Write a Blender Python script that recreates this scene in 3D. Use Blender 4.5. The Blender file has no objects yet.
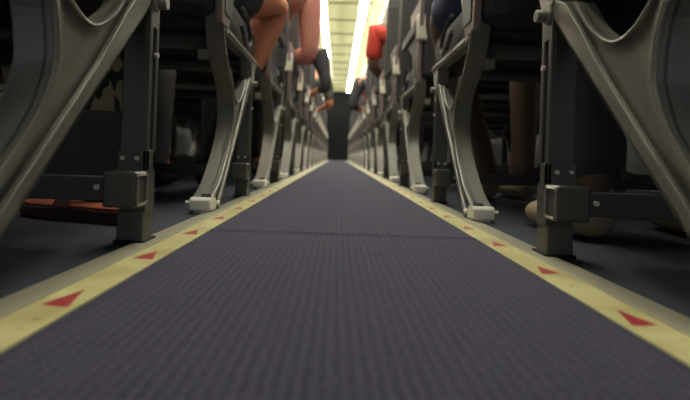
import bpy, bmesh, math, random
from mathutils import Vector, Matrix
random.seed(7)
sc = bpy.context.scene
COL = sc.collection
PI = math.pi

# ---------------------------------------------------------------- materials
def lin(c):
    return tuple(((v/255)/12.92 if v/255 <= .04045 else ((v/255+.055)/1.055)**2.4) for v in c) + (1,)

def mat(name, rgb, rough=.6, metal=0, noise=.15, scale=60, bump=0, spec=.5, rnoise=0, emit=None, strength=0):
    m = bpy.data.materials.new(name); m.use_nodes = True
    nt = m.node_tree; N = nt.nodes; L = nt.links
    b = N['Principled BSDF']
    b.inputs['Roughness'].default_value = rough
    b.inputs['Metallic'].default_value = metal
    b.inputs['Specular IOR Level'].default_value = spec
    tc = N.new('ShaderNodeTexCoord')
    nz = N.new('ShaderNodeTexNoise'); nz.inputs['Scale'].default_value = scale; nz.inputs['Detail'].default_value = 4
    L.new(tc.outputs['Object'], nz.inputs['Vector'])
    c = lin(rgb)
    mx = N.new('ShaderNodeMix'); mx.data_type = 'RGBA'
    mx.inputs['A'].default_value = tuple(v*(1-noise) for v in c[:3])+(1,)
    mx.inputs['B'].default_value = tuple(min(1, v*(1+noise)) for v in c[:3])+(1,)
    L.new(nz.outputs['Fac'], mx.inputs['Factor'])
    L.new(mx.outputs['Result'], b.inputs['Base Color'])
    if bump:
        bp = N.new('ShaderNodeBump'); bp.inputs['Strength'].default_value = bump; bp.inputs['Distance'].default_value = .002
        L.new(nz.outputs['Fac'], bp.inputs['Height']); L.new(bp.outputs['Normal'], b.inputs['Normal'])
    if rnoise:
        n2 = N.new('ShaderNodeTexNoise'); n2.inputs['Scale'].default_value = 9
        L.new(tc.outputs['Object'], n2.inputs['Vector'])
        mr = N.new('ShaderNodeMapRange'); mr.inputs['To Min'].default_value = rough-rnoise; mr.inputs['To Max'].default_value = rough+rnoise
        L.new(n2.outputs['Fac'], mr.inputs['Value']); L.new(mr.outputs['Result'], b.inputs['Roughness'])
    if emit:
        b.inputs['Emission Color'].default_value = lin(emit); b.inputs['Emission Strength'].default_value = strength
    return m

M = {}
M['cast'] = mat('cast_aluminium', (146,143,136), .40, .5, .1, 240, .12, rnoise=.08)
M['post'] = mat('dull_extruded_metal', (104,103,98), .45, .6, .12, 160, .08)
M['steel'] = mat('bright_steel', (236,232,222), .38, .15, .08, 120)
M['dark_metal'] = mat('dark_metal', (84,84,84), .55, .1, .15, 90)
M['fabric'] = mat('charcoal_seat_fabric', (66,64,66), .9, 0, .35, 420, .5)
M['plastic'] = mat('warm_grey_plastic', (134,120,118), .55, 0, .08, 50)
M['black'] = mat('black_plastic', (48,48,50), .5, 0, .15, 80)
M['cream'] = mat('cream_plastic', (206,202,186), .45, 0, .06, 40)
M['navy_floor'] = mat('navy_floor_carpet', (52,56,70), .95, 0, .5, 500, .6)
M['cover'] = mat('grey_track_cover', (146,143,124), .38, 0, .12, 45, .05, rnoise=.08)
M['ceiling'] = mat('cabin_ceiling', (176,176,140), .6, 0, .04, 4)
M['seam'] = mat('ceiling_seam_trim', (112,112,84), .7)
M['binm'] = mat('bin_panel', (205,204,186), .45, 0, .04, 6)
M['wall'] = mat('cabin_wall', (120,120,116), .7, 0, .05, 6)
M['bulk'] = mat('bulkhead_dark', (12,12,18), .9, 0, .2, 10)
M['skin_tan'] = mat('tan_skin', (204,132,100), .55, 0, .08, 30)
M['skin_brown'] = mat('brown_skin', (98,76,64), .55, 0, .08, 30)
M['hair'] = mat('dark_hair', (34,26,22), .7, 0, .4, 200, .5)
M['pink'] = mat('salmon_cotton', (216,148,134), .9, 0, .1, 90, .4)
M['red'] = mat('red_cotton', (180,60,46), .9, 0, .1, 90, .4)
M['navy'] = mat('navy_denim', (40,52,82), .9, 0, .25, 300, .4)
M['dark_cloth'] = mat('dark_cloth', (66,64,68), .95, 0, .25, 200, .4)
M['olive'] = mat('grey_green_cloth', (78,80,68), .95, 0, .2, 200, .4)
M['taupe'] = mat('taupe_leather', (172,154,128), .5, 0, .15, 70, .2)
M['orange'] = mat('orange_lining', (150,80,60), .6, 0, .15, 60, .2)
M['maroon'] = mat('maroon_leather', (92,38,32), .45, 0, .2, 60, .2)
M['sole'] = mat('dark_maroon_sole', (58,34,34), .6, 0, .2, 60)
M['bagblack'] = mat('black_bag_fabric', (52,52,56), .85, 0, .3, 200, .3)
M['lamp'] = mat('glowing_light_strip', (255,252,232), .5, 0, 0, 5, emit=(255,251,236), strength=24)
M['fill_lamp'] = mat('added_fill_glow', (255,250,240), .5, 0, 0, 5, emit=(255,250,236), strength=26)  # glow of the added sidewall fill strips
M['rubber'] = mat('black_rubber', (20,20,20), .8)
M['white'] = mat('eye_white', (230,226,216), .4)

def carpet_material():
    m = bpy.data.materials.new('ribbed_aisle_carpet'); m.use_nodes = True
    nt = m.node_tree; N = nt.nodes; L = nt.links; b = N['Principled BSDF']
    b.inputs['Roughness'].default_value = .95; b.inputs['Specular IOR Level'].default_value = .15
    b.inputs['Sheen Weight'].default_value = .15
    tc = N.new('ShaderNodeTexCoord'); sp = N.new('ShaderNodeSeparateXYZ'); L.new(tc.outputs['Object'], sp.inputs[0])
    def math_(op, a, bb=None):
        n = N.new('ShaderNodeMath'); n.operation = op
        for i, v in enumerate((a, bb)):
            if v is None: continue
            if isinstance(v, (int, float)): n.inputs[i].default_value = v
            else: L.new(v, n.inputs[i])
        return n.outputs[0]
    n0 = N.new('ShaderNodeTexNoise'); n0.inputs['Scale'].default_value = 75; n0.inputs['Detail'].default_value = 2
    L.new(tc.outputs['Object'], n0.inputs['Vector'])
    wob = math_('MULTIPLY', math_('SUBTRACT', n0.outputs['Fac'], .5), 2.6)
    rib = math_('SINE', math_('ADD', math_('MULTIPLY', sp.outputs['X'], 2*PI/.0082), wob))
    stitch = math_('SINE', math_('ADD', math_('MULTIPLY', sp.outputs['Y'], 2*PI/.0062), math_('MULTIPLY', wob, 1.4)))
    n1 = N.new('ShaderNodeTexNoise'); n1.inputs['Scale'].default_value = 480; n1.inputs['Detail'].default_value = 3
    L.new(tc.outputs['Object'], n1.inputs['Vector'])
    # height: ribs with loops
    edge0 = math_('LESS_THAN', math_('ABSOLUTE', sp.outputs['X']), .2018)
    h = math_('MULTIPLY', edge0, math_('ADD', math_('ADD', math_('MULTIPLY', rib, .5), math_('MULTIPLY', stitch, .25)), math_('MULTIPLY', n1.outputs['Fac'], 1.3)))
    # plain border band with no ribs near both edges
    bp = N.new('ShaderNodeBump'); bp.inputs['Strength'].default_value = .8; bp.inputs['Distance'].default_value = .0012
    L.new(h, bp.inputs['Height']); L.new(bp.outputs['Normal'], b.inputs['Normal'])
    f = math_('ADD', math_('MULTIPLY', rib, math_('MULTIPLY', n0.outputs['Fac'], .36)), math_('ADD', math_('MULTIPLY', math_('MULTIPLY', stitch, rib), .2), .5))
    edge = math_('GREATER_THAN', math_('ABSOLUTE', sp.outputs['X']), .2018)
    f2 = math_('ADD', math_('MULTIPLY', f, math_('SUBTRACT', 1, edge)), math_('MULTIPLY', edge, .38))
    f3 = math_('ADD', f2, math_('MULTIPLY', math_('SUBTRACT', n1.outputs['Fac'], .5), 2.4))
    cr = N.new('ShaderNodeValToRGB')
    cr.color_ramp.elements[0].position = .1; cr.color_ramp.elements[0].color = lin((24,22,34))
    cr.color_ramp.elements[1].position = .95; cr.color_ramp.elements[1].color = lin((68,64,88))
    L.new(f3, cr.inputs[0])
    n3 = N.new('ShaderNodeTexNoise'); n3.inputs['Scale'].default_value = 6
    L.new(tc.outputs['Object'], n3.inputs['Vector'])
    # lint specks
    v = N.new('ShaderNodeTexVoronoi'); v.inputs['Scale'].default_value = 38
    L.new(tc.outputs['Object'], v.inputs['Vector'])
    speck = math_('LESS_THAN', v.outputs['Distance'], .035)
    mx = N.new('ShaderNodeMix'); mx.data_type = 'RGBA'; L.new(speck, mx.inputs['Factor'])
    L.new(cr.outputs[0], mx.inputs['A']); mx.inputs['B'].default_value = lin((120,118,124))
    L.new(mx.outputs['Result'], b.inputs['Base Color'])
    return m
M['carpet'] = carpet_material()

def yellow_material():
    m = bpy.data.materials.new('aged_yellow_strip'); m.use_nodes = True
    nt = m.node_tree; N = nt.nodes; L = nt.links; b = N['Principled BSDF']
    b.inputs['Roughness'].default_value = .36
    tc = N.new('ShaderNodeTexCoord')
    n = N.new('ShaderNodeTexNoise'); n.inputs['Scale'].default_value = 16; n.inputs['Detail'].default_value = 6
    L.new(tc.outputs['Object'], n.inputs['Vector'])
    cr = N.new('ShaderNodeValToRGB')
    cr.color_ramp.elements[0].position = .3; cr.color_ramp.elements[0].color = lin((158,150,100))
    cr.color_ramp.elements[1].position = .62; cr.color_ramp.elements[1].color = lin((192,186,134))
    L.new(n.outputs['Fac'], cr.inputs[0])
    v = N.new('ShaderNodeTexNoise'); v.inputs['Scale'].default_value = 110; v.inputs['Detail'].default_value = 1
    L.new(tc.outputs['Object'], v.inputs['Vector'])
    g = N.new('ShaderNodeMath'); g.operation = 'GREATER_THAN'; g.inputs[1].default_value = .76; L.new(v.outputs['Fac'], g.inputs[0])
    mx = N.new('ShaderNodeMix'); mx.data_type = 'RGBA'; L.new(g.outputs[0], mx.inputs['Factor'])
    L.new(cr.outputs[0], mx.inputs['A']); mx.inputs['B'].default_value = lin((104,92,60))
    L.new(mx.outputs['Result'], b.inputs['Base Color'])
    return m
M['yellow'] = yellow_material()
M['redmark'] = mat('red_arrow_print', (146,36,42), .45, 0, .12, 60)

def leaf_material():
    m = bpy.data.materials.new('leaf_print_fabric'); m.use_nodes = True
    nt = m.node_tree; N = nt.nodes; L = nt.links; b = N['Principled BSDF']; b.inputs['Roughness'].default_value = .85
    tc = N.new('ShaderNodeTexCoord')
    mp = N.new('ShaderNodeMapping'); mp.inputs['Scale'].default_value = (60, 60, 24); mp.inputs['Rotation'].default_value = (.2, .5, .3)
    L.new(tc.outputs['Object'], mp.inputs[0])
    v = N.new('ShaderNodeTexVoronoi'); v.inputs['Scale'].default_value = 1.0; L.new(mp.outputs[0], v.inputs['Vector'])
    cr = N.new('ShaderNodeValToRGB'); cr.color_ramp.interpolation = 'CONSTANT'
    e = cr.color_ramp.elements; e[0].position = 0; e[0].color = lin((150,140,116)); e[1].position = .4; e[1].color = lin((36,48,40))
    x = e.new(.75); x.color = lin((104,96,84))
    L.new(v.outputs['Color'], cr.inputs[0]); L.new(cr.outputs[0], b.inputs['Base Color'])
    return m
M['leaf'] = leaf_material()

# ---------------------------------------------------------------- helpers
def link(name, bm, m, parent=None, bevel=0, smooth=False, mats=None):
    bmesh.ops.recalc_face_normals(bm, faces=bm.faces)
    me = bpy.data.meshes.new(name); bm.to_mesh(me); bm.free()
    for mm in (mats or [m]): me.materials.append(mm)
    if smooth:
        for p in me.polygons: p.use_smooth = True
    o = bpy.data.objects.new(name, me); COL.objects.link(o)
    if parent: o.parent = parent
    if bevel:
        b = o.modifiers.new('bevel', 'BEVEL'); b.width = bevel; b.segments = 2; b.limit_method = 'ANGLE'; b.angle_limit = .6
        b.harden_normals = False
    return o

def tag(o, label=None, cat=None, group=None, kind=None):
    if label: o['label'] = label
    if cat: o['category'] = cat
    if group: o['group'] = group
    if kind: o['kind'] = kind
    return o

def empty(name, loc):
    o = bpy.data.objects.new(name, None); o.location = loc; o.empty_display_size = .05; COL.objects.link(o); return o

def box(bm, x0, x1, y0, y1, z0, z1, mi=0):
    vs = [bm.verts.new((x, y, z)) for x in (x0, x1) for y in (y0, y1) for z in (z0, z1)]
    for f in ((0,1,3,2),(4,6,7,5),(0,4,5,1),(2,3,7,6),(0,2,6,4),(1,5,7,3)):
        fc = bm.faces.new([vs[i] for i in f]); fc.material_index = mi
    return vs

def prism(bm, pts, x0, x1, axis='x', mi=0):
    """closed outline in the y-z plane extruded along x (or x-z along y, x-y along z)"""
    def P(a, b, c):
        return {'x': (c, a, b), 'y': (a, c, b), 'z': (a, b, c)}[axis]
    A = [bm.verts.new(P(a, b, x0)) for a, b in pts]; B = [bm.verts.new(P(a, b, x1)) for a, b in pts]
    n = len(pts)
    bm.faces.new(A).material_index = mi; bm.faces.new(B[::-1]).material_index = mi
    for i in range(n):
        bm.faces.new((A[i], B[i], B[(i+1) % n], A[(i+1) % n])).material_index = mi

def tube(bm, p0, p1, r, n=14, r2=None):
    p0, p1 = Vector(p0), Vector(p1); d = (p1-p0).normalized()
    a = d.orthogonal().normalized(); b = d.cross(a); r2 = r if r2 is None else r2
    A = [bm.verts.new(p0+(a*math.cos(t)+b*math.sin(t))*r) for t in [2*PI*i/n for i in range(n)]]
    B = [bm.verts.new(p1+(a*math.cos(t)+b*math.sin(t))*r2) for t in [2*PI*i/n for i in range(n)]]
    bm.faces.new(A); bm.faces.new(B[::-1])
    for i in range(n): bm.faces.new((A[i], B[i], B[(i+1) % n], A[(i+1) % n]))

def path_tube(bm, pts, r, n=8):
    rings = []
    for i, p in enumerate(pts):
        p = Vector(p); d = (Vector(pts[min(i+1, len(pts)-1)])-Vector(pts[max(i-1, 0)])).normalized()
        a = d.cross(Vector((.1, .2, 1))).normalized(); b = d.cross(a)
        rr = r[i] if isinstance(r, (list, tuple)) else r
        rings.append([bm.verts.new(p+(a*math.cos(2*PI*k/n)+b*math.sin(2*PI*k/n))*rr) for k in range(n)])
    bm.faces.new(rings[0]); bm.faces.new(rings[-1][::-1])
    for A, B in zip(rings, rings[1:]):
        for k in range(n): bm.faces.new((A[k], B[k], B[(k+1) % n], A[(k+1) % n]))

def catmull(pts, n=6):
    P = [Vector(p) for p in pts]; P = [P[0]*2-P[1]]+P+[P[-1]*2-P[-2]]; out = []
    for i in range(1, len(P)-2):
        for k in range(n):
            t = k/n; a, b, c, d = P[i-1:i+3]
            out.append(.5*((2*b)+(c-a)*t+(2*a-5*b+4*c-d)*t*t+(-a+3*b-3*c+d)*t**3))
    out.append(P[-2]); return [tuple(v) for v in out]

def ribbon(curve, t):
    """closed outline of a band of thickness t on the left of an open 2-D curve"""
    C = [Vector(c) for c in curve]; off = []
    for i, c in enumerate(C):
        d = (C[min(i+1, len(C)-1)]-C[max(i-1, 0)]).normalized()
        off.append(c+Vector((-d.y, d.x))*t)
    return [tuple(c) for c in C]+[tuple(c) for c in reversed(off)]

def rbox(bm, x0, x1, y0, y1, z0, z1, r, seg=3):
    """box with rounded edges"""
    b2 = bmesh.new(); box(b2, x0, x1, y0, y1, z0, z1)
    bmesh.ops.bevel(b2, geom=b2.edges[:], offset=r, segments=seg, affect='EDGES', profile=.6)
    off = len(bm.verts); mp = {}
    for v in b2.verts: mp[v] = bm.verts.new(v.co)
    for f in b2.faces: bm.faces.new([mp[v] for v in f.verts])
    b2.free()

# ---------------------------------------------------------------- the setting
WY0, WY1 = -1.6, 14.2
bm = bmesh.new(); box(bm, -1.95, 1.95, WY0, WY1, -.05, 0)
tag(link('floor', bm, M['navy_floor']), kind='structure')
# ceiling: flat centre with cross seams, sloping to the bins
bm = bmesh.new()
prof = [(-.62,1.93), (-.45,2.03), (-.37,2.06), (.37,2.06), (.45,2.03), (.62,1.93), (.65,2.2), (-.65,2.2)]
y = WY0
while y < WY1-.01:
    y2 = min(y+.75, WY1); prism(bm, prof, y+.014, y2-.014, 'y', 0); y = y2
box(bm, -1.95, 1.95, WY0, WY1, 2.2, 2.25)
y = WY0+.75
while y < WY1-.1:
    box(bm, -.37, .37, y-.035, y+.035, 2.048, 2.075, 1); y += .75
tag(link('ceiling', bm, None, bevel=.004, mats=[M['ceiling'], M['seam']]), kind='structure')
for s, n in ((-1, 'wall_left'), (1, 'wall_right')):
    bm = bmesh.new()
    pr = [(s*1.95, -.05), (s*1.93, .5), (s*1.95, 1.1), (s*1.85, 1.7), (s*1.6, 2.25), (s*2.1, 2.25), (s*2.1, -.05)]
    prism(bm, pr, WY0, WY1, 'y'); tag(link(n, bm, M['wall']), kind='structure')
bm = bmesh.new(); box(bm, -1.95, 1.95, WY1, WY1+.06, -.05, 2.25)
tag(link('wall_far', bm, M['bulk']), kind='structure')

# curtain closing the far end of the aisle
bm = bmesh.new(); n = 60
A = []
for i in range(n+1):
    x = -.34+.72*i/n; yy = WY1-.07+.025*math.sin(i*1.3); A.append((x, yy))
pts = A+[(x, yy+.012) for x, yy in reversed(A)]
prism(bm, pts, .01, 1.98, 'z')
tag(link('aisle_curtain', bm, M['bulk']), 'dark drawn curtain closing the far end of the aisle', 'curtain')

# lights
lamps = []
for x, lab in ((-.262, 'long glowing ceiling light strip on the left side of the aisle ceiling'), (.262, 'long glowing ceiling light strip on the right side of the aisle ceiling')):
    root = empty('ceiling_light', (x, 0, 2.045)); tag(root, lab, 'ceiling light')
    bm = bmesh.new(); box(bm, -.065, .065, .25, WY1-.3, .0, .014); link('light_housing', bm, M['cream'], root, .002)
    bm = bmesh.new()
    pr = [(.040*math.cos(t), -.030*math.sin(t)) for t in [PI*i/10 for i in range(11)]]
    prism(bm, pr, .3, WY1-.32, 'y'); link('light_tube', bm, M['lamp'], root, smooth=False)

# unseen fill strips added along the sidewalls to lift the under-seat shadows
for s, n in ((-1, 'left'), (1, 'right')):
    root = empty('added_fill_light', (s*1.80, 0, 1.50)); tag(root, 'slim added fill light along the unseen %s cabin wall under the bins' % n, 'fill light')
    bm = bmesh.new(); box(bm, -.02, .02, .7, WY1-.3, .02, .05); link('light_housing', bm, M['cream'], root, .002)
    bm = bmesh.new(); box(bm, -.018, .018, .7, WY1-.3, 0, .02); link('light_tube', bm, M['fill_lamp'], root)

# overhead bins
def bin_proto(s):
    root = empty('overhead_bin', (s*.44, 0, 1.62))
    pr = [(0,0.03), (.04,0), (1.25,.06), (1.25,.5), (.2,.5), (.1,.4), (.03,.2)]
    bm = bmesh.new(); prism(bm, [(s*a, b) for a, b in pr], .004, 1.416, 'y'); link('bin_body', bm, M['binm'], root, .006)
    bm = bmesh.new(); prism(bm, [(s*a, b) for a, b in ((-.008,.05), (.0,.03), (.092,.392), (.084,.398), (.02,.2))], .02, 1.40, 'y'); d = link('bin_door', bm, M['binm'], root, .003)
    bm = bmesh.new(); box(bm, *sorted((s*-.014, s*.0)), .64, .78, .05, .07); link('bin_latch', bm, M['plastic'], d, .002)
    return root
def copy_tree(o, parent=None):
    c = o.copy(); COL.objects.link(c); c.parent = parent
    for ch in list(o.children): copy_tree(ch, c)
    return c
for s, side in ((-1, 'left'), (1, 'right')):
    p = bin_proto(s)
    for k in range(11):
        o = p if k == 0 else copy_tree(p)
        o.location.y = -1.5+k*1.42
        tag(o, 'closed pale overhead bin in the row above the %s-hand seats' % side, 'overhead bin', 'overhead bins above the %s seats' % side)

# aisle carpet with a joint seam across it
CZ = .006
bm = bmesh.new()
xs = [-.2140, -.2120, -.2025, -.2010] + [-.195+.39*i/24 for i in range(25)] + [.2010, .2025, .2120, .2140]
ys = [-.6, 0, .3, .6, .725, .733, .740, .745, .752, .762, 1.0, 2, 4, 8, WY1-.1]
def cz(x, yv):
    z = CZ
    if abs(x) > .2135: z = .0005
    elif abs(x) > .2015: z = CZ-.001
    if abs(yv-.733) < .001 or abs(yv-.752) < .001: z += .0008
    if abs(yv-.740) < .001 or abs(yv-.745) < .001: z -= .0012
    return z
G = [[bm.verts.new((x+(.0015*math.sin(yv*7) if abs(x) > .213 else 0), yv, cz(x, yv))) for x in xs] for yv in ys]
for r0, r1 in zip(G, G[1:]):
    for i in range(len(xs)-1): bm.faces.new((r0[i], r0[i+1], r1[i+1], r1[i]))
tag(link('aisle_carpet', bm, M['carpet']), 'dark purple-grey ribbed carpet runner down the middle of the aisle', 'carpet')

# yellow path strips with red arrows, one mesh each; grey track covers outside them
def strip(s, x0, x1, first, step, w, ln, label):
    bm = bmesh.new(); a, b = sorted((s*x0, s*x1))
    prism(bm, [(a, .0003), (a+.001, .0042), (b-.001, .0042), (b, .0003)], -.6, WY1-.1, 'y')
    xc = s*(x0+.0195)
    yv = first-2*step
    while yv < WY1-.3:
        sk = .002
        vs = [bm.verts.new(p) for p in ((xc-w/2, yv+(sk if s < 0 else -sk), .0044), (xc+w/2, yv-(sk if s < 0 else -sk), .0044), (xc, yv+ln, .0044))]
        f = bm.faces.new(vs); f.material_index = 1
        yv += step
    o = link('path_strip', bm, None, mats=[M['yellow'], M['redmark']])
    # faces of the arrows must look up
    for p in o.data.polygons:
        if p.material_index == 1 and p.normal.z < 0: p.flip()
    return tag(o, label, 'floor marking strip')
strip(-1, .2142, .2545, .371, .170, .0240, .046, 'pale yellow floor strip with red arrow marks along the left edge of the carpet')
strip(1, .2142, .2545, .371, .163, .022, .039, 'pale yellow floor strip with red arrow marks along the right edge of the carpet')
for s, x0, x1, lab in ((-1, .2553, .2865, 'left'), (1, .2553, .2875, 'right')):
    bm = bmesh.new(); a, b = sorted((s*x0, s*x1))
    prism(bm, [(a, .0003), (a+.001, .0042), (b-.001, .0042), (b, .0003)], -.6, WY1-.1, 'y')
    tag(link('track_cover', bm, M['cover'], bevel=.001), 'greyish plastic seat track cover running under the %s seat legs' % lab, 'floor trim')

# ---------------------------------------------------------------- seats
R_CURVE = [(-.022, .028), (.045, .060), (.102, .108), (.142, .152), (.163, .190), (.169, .225), (.152, .282), (.088, .338), (.048, .392), (.032, .47), (.026, .56)]
F0, F1 = (.045, .003), (.392, .342)
def leg_casting(s, root, u0):
    X = lambda a, b: sorted((s*(u0+a), s*(u0+b)))
    bm = bmesh.new()
    R = catmull(R_CURVE, 7)
    # rear flange faces the camera; wide, thin
    prism(bm, ribbon(R, -.007), *X(0, .043))
    # thin raised lip along the aisle edge of the rear flange
    prism(bm, ribbon(R, .0035), *X(0, .004))
    # front flange: straight bar from the floor to the post top
    d = (Vector(F1)-Vector(F0)).normalized()
    prism(bm, [F0, F1, (.372, .352), (.345, .338), (.309, .300), (.244, .224), (.180, .158), (.10, .077), (.030, .013)], *X(-.001, .006))
    prism(bm, ribbon([F0, F1], .005), *X(-.001, .038))
    # web with an arched opening between the two arms
    Rw = [p for p in R if p[1] < .285]
    arch = catmull([(.150, .335), (.172, .302), (.203, .273), (.241, .264), (.287, .290), (.325, .333)], 6)
    nrm = Vector((-d.y, d.x))*.008
    lower = [(F0[0]+nrm.x, F0[1]+nrm.y), (F1[0]+nrm.x, F1[1]+nrm.y)]
    poly = Rw + [(.146, .30), (.140, .335)] + arch + [(.36, .345)] + [lower[1], lower[0]]
    prism(bm, poly, *X(.009, .016))
    # rim around the arch
    prism(bm, ribbon(arch, -.004), *X(.004, .030))
    # boss at the joint with the post
    x0, x1 = X(-.004, .038)
    tube(bm, (x0, .389, .337), (x1, .389, .337), .015, 18)
    leg = link('rear_leg', bm, M['cast'], root, .0016)
    # floor fitting
    bm = bmesh.new()
    a, b = X(-.001, .043)
    prism(bm, [(-.030, .0075), (-.030, .029), (-.025, .034), (.008, .034), (.016, .028), (.020, .0075)], a, b)
    a, b = X(.006, .036); box(bm, a, b, -.026, .07, .0005, .0085)
    ff = link('floor_fitting', bm, M['steel'], root, .002)
    bm = bmesh.new(); a, b = X(.004, .024); box(bm, a, b, -.012, .006, .0335, .041); link('latch', bm, M['dark_metal'], ff, .001)
    bm = bmesh.new(); a, b = X(.042, .054); tube(bm, (a, -.016, .022), (b, -.016, .022), .004, 10)
    link('bolt', bm, M['steel'], ff); bm = bmesh.new()
    a, b = X(-.008, .0); tube(bm, (a, .018, .021), (b, .018, .021), .0045, 10); link('bolt', bm, M['steel'], ff)
    # front post
    bm = bmesh.new()
    y0, y1 = .372, .404
    a, b = X(.002, .034)
    prism(bm, [(y0, .045), (y0, .335), (y0+.004, .352), (y1-.004, .352), (y1, .345), (y1, .045)], a, b)
    # raised rails either side of the slot in the aisle face
    a, b = X(-.002, .003)
    box(bm, a, b, y0, y0+.010, .10, .30); box(bm, a, b, y1-.010, y1, .10, .30); box(bm, a, b, y0, y1, .298, .335); box(bm, a, b, y0, y1, .045, .13)
    p = link('front_leg', bm, M['post'], root, .0015)
    bm = bmesh.new(); a, b = X(0, .036); box(bm, a, b, y0-.001, y1+.001, .003, .048)
    q = link('leg_shoe', bm, M['post'], p, .002)
    bm = bmesh.new(); a, b = X(-.003, .039); box(bm, a, b, y0-.005, y1+.010, .0004, .0072); link('base_pad', bm, M['rubber'], p, .002)
    # clamp holding the baggage bar
    bm = bmesh.new(); a, b = X(-.003, .040)
    rbox(bm, a, b, y0-.034, y0+.006, .054, .101, .004)
    a, b = X(.002, .034); box(bm, a, b, y0-.005, y0+.001, .099, .128)
    cl = link('bar_clamp', bm, M['post'], root)
    bm = bmesh.new()
    a, b = X(-.0035, -.0015)
    loop = []
    for cx, cy, t0 in ((y0-.006, .091, 0), (y0-.024, .091, PI/2), (y0-.024, .064, PI), (y0-.006, .064, 1.5*PI)):
        for i in range(5):
            t = t0+PI/2*i/4; loop.append((a if s > 0 else b, cx+.006*math.cos(t), cy+.006*math.sin(t)))
    loop.append(loop[0]); path_tube(bm, loop, .002, 6); link('clamp_rim_highlight', bm, M['cast'], cl)  # lighter loop modelled in place of the clamp's rim highlight
    bm = bmesh.new()
    for uu in (.008, .027):
        c = s*(u0+uu); tube(bm, (c, y0-.009, .118), (c, y0-.004, .118), .0028, 10)
    link('rivet', bm, M['steel'], cl)
    # pivot knob at the top of the post
    bm = bmesh.new(); a, b = X(-.016, .0)
    tube(bm, (a, .394, .335), (b, .394, .335), .0085, 12)
    a, b = X(-.003, .03); prism(bm, [(.372, .345), (.406, .345), (.432, .398), (.36, .398)], a, b)
    link('pivot_bolt', bm, M['cast'], root, .001)
    bm = bmesh.new(); a, b = X(-.006, -.001); tube(bm, (a, .392, .262), (b, .392, .262), .0035, 10); link('screw', bm, M['steel'], root)
    # lug of the rear spar
    bm = bmesh.new(); a, b = X(.040, .062); box(bm, a, b, .055, .085, .338, .360)
    tube(bm, (s*(u0+.022), .088, .345), (s*(u0+.022), .068, .345), .006, 12)
    link('spar_lug', bm, M['cast'], root, .002)

def make_seat(s, E):
    root = empty('passenger_seat', (s*E, 0, 0))
    X = lambda a, b: sorted((s*a, s*b))
    leg_casting(s, root, 0); leg_casting(s, root, .98)
    bm = bmesh.new(); a, b = X(.032, 1.42); box(bm, a, b, .350, .366, .061, .093)
    bb = link('baggage_bar', bm, M['dark_metal'], root, .002)
    bm = bmesh.new(); c = s*.052; tube(bm, (c, .3505, .079), (c, .346, .079), .0035, 10); link('bar_screw', bm, M['steel'], bb)
    for yy, zz in ((.10, .388), (.40, .388)):
        bm = bmesh.new(); a, b = X(.03, 1.44); tube(bm, (a, yy, zz), (b, yy, zz), .018, 16); link('cross_tube', bm, M['dark_metal'], root, smooth=True)
    # aisle-side rail
    bm = bmesh.new(); a, b = X(-.004, .022)
    prism(bm, [(.06, .392), (.055, .402), (.06, .412), (.435, .412), (.45, .402), (.435, .392)], a, b)
    a2, b2 = X(-.007, .0); box(bm, a2, b2, .07, .44, .399, .405)
    link('side_rail', bm, M['cast'], root, .0015)
    bm = bmesh.new(); a, b = X(.0, .016)
    prism(bm, [(.025, .414), (.0, .55), (-.03, .72), (.22, .72), (.19, .62), (.13, .50), (.09, .414)], a, b)
    sp = link('side_panel', bm, M['plastic'], root, .003)
    # recline lever loop hanging by the panel
    bm = bmesh.new(); u = s*-.006
    path_tube(bm, catmull([(u, .20, .50), (u, .26, .49), (u, .31, .455), (u, .30, .425), (u, .25, .425), (u, .19, .455)], 4), .006)
    link('lever', bm, M['dark_metal'], sp)
    for i in range(3):
        u0 = .015+.485*i
        bm = bmesh.new(); a, b = X(u0, u0+.465)
        rbox(bm, a, b, .06, .52, .41, .52, .035, 4); link('seat_cushion', bm, M['fabric'], root, smooth=True)
        bm = bmesh.new(); a, b = X(u0+.005, u0+.46)
        o1 = [(.02, .43), (.12, .43), (.085, .60), (.06, .85), (.00, 1.10), (-.04, 1.19), (-.10, 1.20), (-.11, 1.12), (-.07, .85), (-.02, .60)]
        prism(bm, o1, a, b)
        bk = link('backrest', bm, M['fabric'], root, .02)
        bk.modifiers['bevel'].segments = 3
        bm = bmesh.new(); a, b = X(u0+.05, u0+.415)
        prism(bm, [(-.012, .52), (-.035, .54), (-.075, .76), (-.06, .765), (-.02, .60)], a, b)
        link('magazine_pocket', bm, M['black'], bk, .004)
    for i in range(4):
        u0 = -.012+.487*i
        ar = bmesh.new(); a, b = X(u0, u0+.05)
        rbox(ar, a, b, .01, .37, .60, .652, .014, 3)
        a, b = X(u0+.01, u0+.04); prism(ar, [(.04, .44), (.04, .61), (.30, .61), (.22, .58), (.12, .53), (.10, .44)], a, b)
        ar = link('armrest', ar, M['black'], root)
        bm = bmesh.new(); a, b = X(u0+.002, u0+.048)
        rbox(bm, a, b, -.012, .012, .565, .665, .011, 3); link('end_cap', bm, M['cream'], ar, smooth=True)
    return root

order = ['nearest the camera', 'second', 'third', 'fourth', 'fifth', 'sixth', 'seventh', 'eighth', 'ninth', 'tenth', 'eleventh',
         'twelfth', 'thirteenth', 'fourteenth', 'fifteenth', 'sixteenth', 'seventeenth', 'eighteenth']
PITCH = .738; NROW = 17
L0, R0 = .264, .264
for s, E, o0, side in ((-1, .2735, L0, 'left'), (1, .2735, R0, 'right')):
    proto = make_seat(s, E)
    for k in range(NROW):
        o = proto if k == 0 else copy_tree(proto)
        o.location = (s*E, o0+PITCH*k, 0)
        if k == 0: lab = 'nearest seat row on the %s, its wide cast leg cut by the picture edge' % side
        elif k == 1: lab = 'second seat row on the %s, curved silver leg with bright foot fitting' % side
        else: lab = '%s seat row from the camera on the %s side of the aisle' % (order[k], side)
        tag(o, lab, 'airplane seat', 'seat rows on the %s of the aisle' % side)

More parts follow.
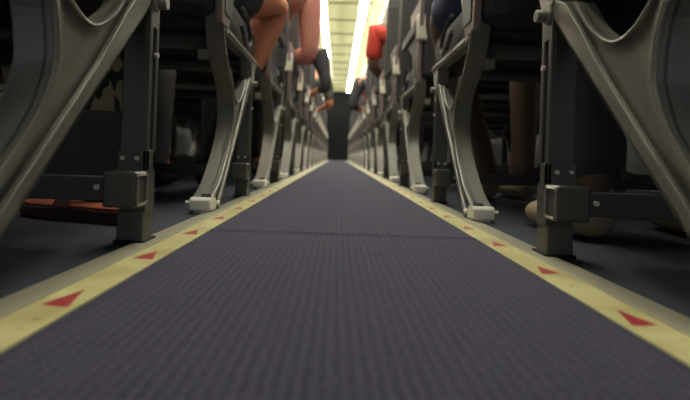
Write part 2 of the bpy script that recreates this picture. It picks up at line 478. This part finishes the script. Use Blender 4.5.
# ---------------------------------------------------------------- people
def skin_mesh(name, verts, edges, radii, m, parent, sub=2, root=0):
    me = bpy.data.meshes.new(name+'_tmp'); me.from_pydata(verts, edges, []); me.update()
    o = bpy.data.objects.new(name+'_tmp', me); COL.objects.link(o)
    sk = o.modifiers.new('s', 'SKIN'); sk.use_smooth_shade = True
    if not me.skin_vertices: me.skin_vertices.new()
    for i, r in enumerate(radii):
        me.skin_vertices[0].data[i].radius = r if isinstance(r, tuple) else (r, r)
        me.skin_vertices[0].data[i].use_root = (i == root)
    sb = o.modifiers.new('u', 'SUBSURF'); sb.levels = sub; sb.render_levels = sub
    dg = bpy.context.evaluated_depsgraph_get(); dg.update()
    me2 = bpy.data.meshes.new_from_object(o.evaluated_get(dg))
    bpy.data.objects.remove(o); me2.name = name
    me2.materials.clear(); me2.materials.append(m)
    for p in me2.polygons: p.use_smooth = True
    ob = bpy.data.objects.new(name, me2); COL.objects.link(ob)
    if parent: ob.parent = parent
    return ob

def person(x, y, s, skin, top, bottom, label, lean=0., arm='rest', trousers=True, shoe='rubber', sleeve='short', knee_out=0, size=1.0, foot_dy=0.0, leg=None, short=.45, socks=False):
    """seated passenger; root on the floor under the hips; +y is forward; lean shifts the shoulders along -s (towards the aisle)"""
    root = empty('person', (x, y, 0)); tag(root, label, 'person')
    V = {}; Rr = {}
    def add(k, p, r): V[k] = Vector(p); Rr[k] = r
    add('pelvis', (0, 0, .60), (.15, .115))
    add('waist', (lean*.35, -.04, .74), (.135, .10))
    add('chest', (lean*.75, -.07, .93), (.155, .11))
    add('upper', (lean, -.075, 1.04), (.12, .085))
    add('neck', (lean*1.02, -.06, 1.13), .052)
    add('chin', (lean*1.03, -.03, 1.185), .065)
    add('head', (lean*1.03, -.04, 1.27), (.078, .092))
    add('crown', (lean*1.03, -.05, 1.335), .06)
    E = [('pelvis', 'waist'), ('waist', 'chest'), ('chest', 'upper'), ('upper', 'neck'), ('neck', 'chin'), ('chin', 'head'), ('head', 'crown')]
    arms = {}
    for d in (-1, 1):
        n = 'l' if d < 0 else 'r'
        aisle = (d == -s)
        sh = Vector((lean+d*.185, -.07, 1.01))
        if aisle and isinstance(arm, tuple):
            o_ = Vector((x, y, 0)); el = Vector(arm[0])-o_; wr = Vector(arm[1])-o_
        elif aisle and arm == 'out':
            el = Vector((lean+d*.26, -.02, .735)); wr = Vector((lean+d*.13, .19, .70))
        else:
            el = Vector((lean*.6+d*.235, -.01, .735)); wr = Vector((d*.16, .21, .72))
        hd = wr+(wr-el).normalized()*.075
        add('sh'+n, sh, .066); add('ua'+n, (sh+el)/2, .052); add('el'+n, el, .042); add('fa'+n, el*.5+wr*.5, .038); add('wr'+n, wr, (.027, .022)); add('pa'+n, hd, (.040, .018))
        E += [('upper', 'sh'+n), ('sh'+n, 'ua'+n), ('ua'+n, 'el'+n), ('el'+n, 'fa'+n), ('fa'+n, 'wr'+n), ('wr'+n, 'pa'+n)]
        arms[n] = (el, wr, hd)
        k = knee_out*(-s if aisle else s*.3)
        add('hp'+n, (d*.09, .04, .585), .092); add('th'+n, (d*.11+k*.5, .25, .595), .082); add('kn'+n, (d*.12+k, .455, .585), .060)
        add('sn'+n, (d*.12+k*.9, .475, .40), .056); add('an'+n, (d*.12+k*.6, .47+foot_dy, .105), .036)
        if leg and aisle:
            o_ = Vector((x, y, 0)); V['kn'+n], V['sn'+n], V['an'+n] = [Vector(p)-o_ for p in leg]
            V['th'+n] = V['hp'+n].lerp(V['kn'+n], .52)
            add('he'+n, V['an'+n]+Vector((0, -.02, -.06)), .032); add('ba'+n, V['an'+n]+Vector((-.01*d, .13, -.07)), (.038, .022)); add('to'+n, V['an'+n]+Vector((-.01*d, .18, -.075)), (.033, .016))
        else:
            add('he'+n, (d*.12+k*.6, .45+foot_dy, .042), .032); add('ba'+n, (d*.125+k*.6, .60+foot_dy, .032), (.038, .022)); add('to'+n, (d*.125+k*.6, .65+foot_dy, .028), (.033, .016))
        E += [('pelvis', 'hp'+n), ('hp'+n, 'th'+n), ('th'+n, 'kn'+n), ('kn'+n, 'sn'+n), ('sn'+n, 'an'+n), ('an'+n, 'he'+n), ('an'+n, 'ba'+n), ('ba'+n, 'to'+n)]
    keys = list(V); ix = {k: i for i, k in enumerate(keys)}
    verts = [tuple(V[k]) for k in keys]; edges = [(ix[a], ix[b]) for a, b in E]; radii = [Rr[k] for k in keys]
    # nose
    verts.append((lean*1.03, .07, 1.245)); radii.append(.014); edges.append((ix['head'], len(verts)-1))
    body = skin_mesh('body', verts, edges, radii, skin, None, 2, ix['pelvis'])
    # fingers and ears joined into the body mesh
    bm = bmesh.new(); bm.from_mesh(body.data)
    for n, d in (('l', -1), ('r', 1)):
        el, wr, hd = arms[n]; f = (wr-el).normalized(); side = f.cross(Vector((0, 0, 1))).normalized()
        if side.x*d > 0: side = -side
        for q, (off, ln) in enumerate(((-.027, .060), (-.009, .074), (.009, .080), (.027, .070))):
            p = hd+side*off+f*.01
            path_tube(bm, [p-f*.02, p+f*ln*.45+Vector((0, 0, -.004)), p+f*ln*.75+Vector((0, 0, -.018)), p+f*ln*.92+Vector((0, 0, -.036))], [.0095, .0088, .008, .0055], 8)
        p = wr+f*.03+side*.022
        path_tube(bm, [p-f*.01, p+side*.022+f*.03, p+side*.034+f*.062+Vector((0, 0, -.010))], [.012, .0105, .007], 8)
    for d in (-1, 1):
        c = Vector((lean*1.03+d*.085, -.04, 1.255))
        path_tube(bm, [c+Vector((0, 0, -.03)), c+Vector((d*.010, -.008, 0)), c+Vector((d*.008, -.008, .028))], [.006, .012, .006], 8)
    bmesh.ops.recalc_face_normals(bm, faces=bm.faces)
    bm.to_mesh(body.data); bm.free()
    for p in body.data.polygons: p.use_smooth = True
    body.parent = root
    # eyes, hair
    for d in (-1, 1):
        bm = bmesh.new(); bmesh.ops.create_uvsphere(bm, u_segments=10, v_segments=8, radius=.012, matrix=Matrix.Translation((lean*1.03+d*.030, .043, 1.275)))
        link('eye', bm, M['white'], root, smooth=True)
    bm = bmesh.new(); bmesh.ops.create_uvsphere(bm, u_segments=24, v_segments=14, radius=1)
    for v in list(bm.verts):
        if v.co.z < -.55 or (v.co.y > .45 and v.co.z < .45): bm.verts.remove(v)
    for v in bm.verts: v.co = Vector((v.co.x*.092+lean*1.03, v.co.y*.108-.055, v.co.z*.10+1.305))
    h = link('hair', bm, M['hair'], root, smooth=True); sm = h.modifiers.new('thick', 'SOLIDIFY'); sm.thickness = .012
    # shirt
    def sub(ks, es, grow, m, name, rt):
        kk = list(ks); ii = {k: i for i, k in enumerate(kk)}
        rad = [tuple(v+grow for v in Rr[k]) if isinstance(Rr[k], tuple) else Rr[k]+grow for k in kk]
        return skin_mesh(name, [tuple(V[k]) for k in kk], [(ii[a], ii[b]) for a, b in es], rad, m, root, 2, ii[rt])
    ks = ['pelvis', 'waist', 'chest', 'upper']; es = [('pelvis', 'waist'), ('waist', 'chest'), ('chest', 'upper')]
    for n in 'lr':
        chain = ['sh'+n, 'ua'+n] + (['el'+n, 'fa'+n] if sleeve == 'long' else ['sl'+n])
        if sleeve != 'long':
            V['sl'+n] = V['ua'+n].lerp(V['el'+n], .72); Rr['sl'+n] = .053
        ks += chain; es += [('upper', chain[0])] + list(zip(chain, chain[1:]))
    sub(ks, es, .014, top, 'shirt', 'pelvis')
    ks = ['pelvis']; es = []
    for n in 'lr':
        V['hm'+n] = V['an'+n]+Vector((0, 0, -.02)); Rr['hm'+n] = .045
        ends = ['hp'+n, 'th'+n] + (['kn'+n, 'sn'+n, 'hm'+n] if trousers else ['kh'+n])
        if not trousers:
            V['kh'+n] = V['th'+n].lerp(V['kn'+n], short); Rr['kh'+n] = .078-.018*short
        ks += ends; es += [('pelvis', ends[0])] + list(zip(ends, ends[1:]))
    sub(ks, es, .013, bottom, 'trousers' if trousers else 'shorts', 'pelvis')
    if socks:  # dark socks added so the bare shins stay dark under the seat
        for n in 'lr':
            k_ = V['sn'+n].lerp(V['kn'+n], .1)
            skin_mesh('added_sock', [tuple(k_), tuple(V['sn'+n]), tuple(V['an'+n]+Vector((0, 0, -.005))), tuple(V['he'+n]+Vector((0, 0, .015)))], [(0, 1), (1, 2), (2, 3)], [.066, .062, .046, .042], M['dark_cloth'], root, 2, 0)
    for n in 'lr':
        b = V['ba'+n]; hh = V['he'+n]; t = V['to'+n]
        ob = skin_mesh('shoe', [tuple(hh+Vector((0, -.02, .0))), tuple((hh+b)/2+Vector((0, 0, .005))), tuple(b), tuple(t+Vector((0, .02, 0)))],
                  [(0, 1), (1, 2), (2, 3)], [(.040, .040), (.043, .038), (.048, .030), (.040, .024)], M[shoe], root, 2, 0)
    return root

# left-hand passengers
person(-.52, L0+PITCH+.15, -1, M['skin_tan'], M['dark_cloth'], M['dark_cloth'],
       'person in dark shorts and added long dark socks, bare knee out, second row on the left', lean=.0, socks=True, sleeve='long', trousers=False, short=.3,
       leg=((-.235, 1.60, .635), (-.33, 1.58, .42), (-.45, 1.60, .105)))
person(-.52, L0+PITCH*2+.16, -1, M['skin_tan'], M['dark_cloth'], M['dark_cloth'],
       'person in all dark clothes in the third seat row on the left', lean=.02, sleeve='long')
person(-.50, L0+PITCH*3+.16, -1, M['skin_tan'], M['pink'], M['dark_cloth'],
       'person in a salmon pink shirt leaning out into the aisle on the left', lean=.125, arm=((-.19, 2.68, .70), (-.36, 2.86, .70)), sleeve='long')
person(-.50, L0+PITCH*5+.16, -1, M['skin_tan'], M['dark_cloth'], M['dark_cloth'],
       'person in a dark top leaning out behind the one in salmon pink', lean=.12, arm='out', sleeve='long')
person(-.50, L0+PITCH*7+.16, -1, M['skin_tan'], M['olive'], M['dark_cloth'],
       'person in a grey-green top with a forearm over the left armrest, far down the aisle', lean=.13, arm='out')
# right-hand passengers
person(.54, R0+PITCH*0+.12, 1, M['skin_brown'], M['dark_cloth'], M['dark_cloth'],
       'person in dark trousers and taupe shoes, in the nearest seat row on the right', lean=0, shoe='taupe', foot_dy=-.05)
person(.50, R0+PITCH+.13, 1, M['skin_brown'], M['dark_cloth'], M['navy'],
       'person in navy shorts with bare brown shins, second seat row on the right', lean=0, trousers=False, short=.98, shoe='taupe',
       leg=((.318, 1.52, .59), (.37, 1.54, .40), (.49, 1.57, .105)))
person(.50, R0+PITCH*4+.16, 1, M['skin_brown'], M['red'], M['dark_cloth'],
       'person in a red shirt with one elbow over the right armrest', lean=-.08, arm=((.215, 3.36, .78), (.33, 3.56, .72)), sleeve='short')
person(.50, R0+PITCH*7+.16, 1, M['skin_tan'], M['dark_cloth'], M['olive'],
       'person in a dark top seated on the right beyond the one in red', lean=-.09, arm='out', sleeve='long')

# ---------------------------------------------------------------- items on the floor
def sandal(x, y, rz, label):
    root = empty('sandal', (x, y, 0)); root.rotation_euler.z = rz; tag(root, label, 'sandal', 'sandals under the left seat')
    outl = catmull([(-.030, -.12), (0, -.135), (.030, -.12), (.034, -.06), (.032, 0), (.044, .07), (.038, .115), (.010, .135), (-.025, .12), (-.042, .07), (-.034, 0), (-.034, -.06), (-.030, -.12)], 4)[:-1]
    bm = bmesh.new(); prism(bm, outl, .001, .024, 'z'); link('sole', bm, M['sole'], root, .003)
    bm = bmesh.new(); prism(bm, [(a*.93, b*.96) for a, b in outl], .0242, .029, 'z'); link('footbed', bm, M['orange'], root, .002)
    for yy in (.0,):
        bm = bmesh.new(); arc = [(-.042+.084*i/10, .024+.044*math.sin(PI*i/10)) for i in range(11)]
        prism(bm, ribbon(arc, .004), yy-.016, yy+.016, 'y'); link('strap', bm, M['sole'], root, .001)
    return root
sandal(-.478, .855, 1.22, 'maroon sandal with orange footbed beside the front leg of the near left seat')
sandal(-.76, .975, 1.35, 'maroon sandal with orange footbed farther from the aisle, by the picture edge')

def tote(x, y):
    root = empty('tote_bag', (x, y, 0)); root.rotation_euler.z = .25
    tag(root, 'leaf-patterned fabric bag with black lower half, standing behind the near left seat leg', 'bag')
    bm = bmesh.new(); rbox(bm, -.14, .14, -.075, .075, .002, .225, .035, 4); link('bag_base', bm, M['bagblack'], root, smooth=True)
    bm = bmesh.new(); rbox(bm, -.132, .132, -.068, .068, .20, .35, .03, 4); link('bag_body', bm, M['leaf'], root, smooth=True)
    for yy in (-.06, .06):
        bm = bmesh.new(); path_tube(bm, catmull([(-.07, yy, .30), (-.065, yy, .345), (-.02, yy*.6, .362), (.03, yy*.5, .362), (.065, yy, .345), (.07, yy, .30)], 5), .006); link('handle', bm, M['bagblack'], root)
tote(-.635, 1.14)

# ---------------------------------------------------------------- camera, world
cam = bpy.data.cameras.new('camera'); co = bpy.data.objects.new('camera', cam); COL.objects.link(co)
co.location = (-.014, 0, .13); co.rotation_euler = (PI/2, math.radians(-1.9), 0)
cam.sensor_width = 36; cam.lens = 470/690*36
cam.shift_x = 8/690; cam.shift_y = -44/690
cam.clip_start = .01
cam.dof.use_dof = True; cam.dof.focus_distance = .74; cam.dof.aperture_fstop = 4.2
sc.camera = co
w = bpy.data.worlds.new('world'); sc.world = w; w.use_nodes = True
w.node_tree.nodes['Background'].inputs[0].default_value = (.85, .92, 1, 1)
w.node_tree.nodes['Background'].inputs[1].default_value = .13
vs = sc.view_settings; vs.view_transform = 'Standard'; vs.look = 'None'; vs.gamma = 1; vs.exposure = 0.75
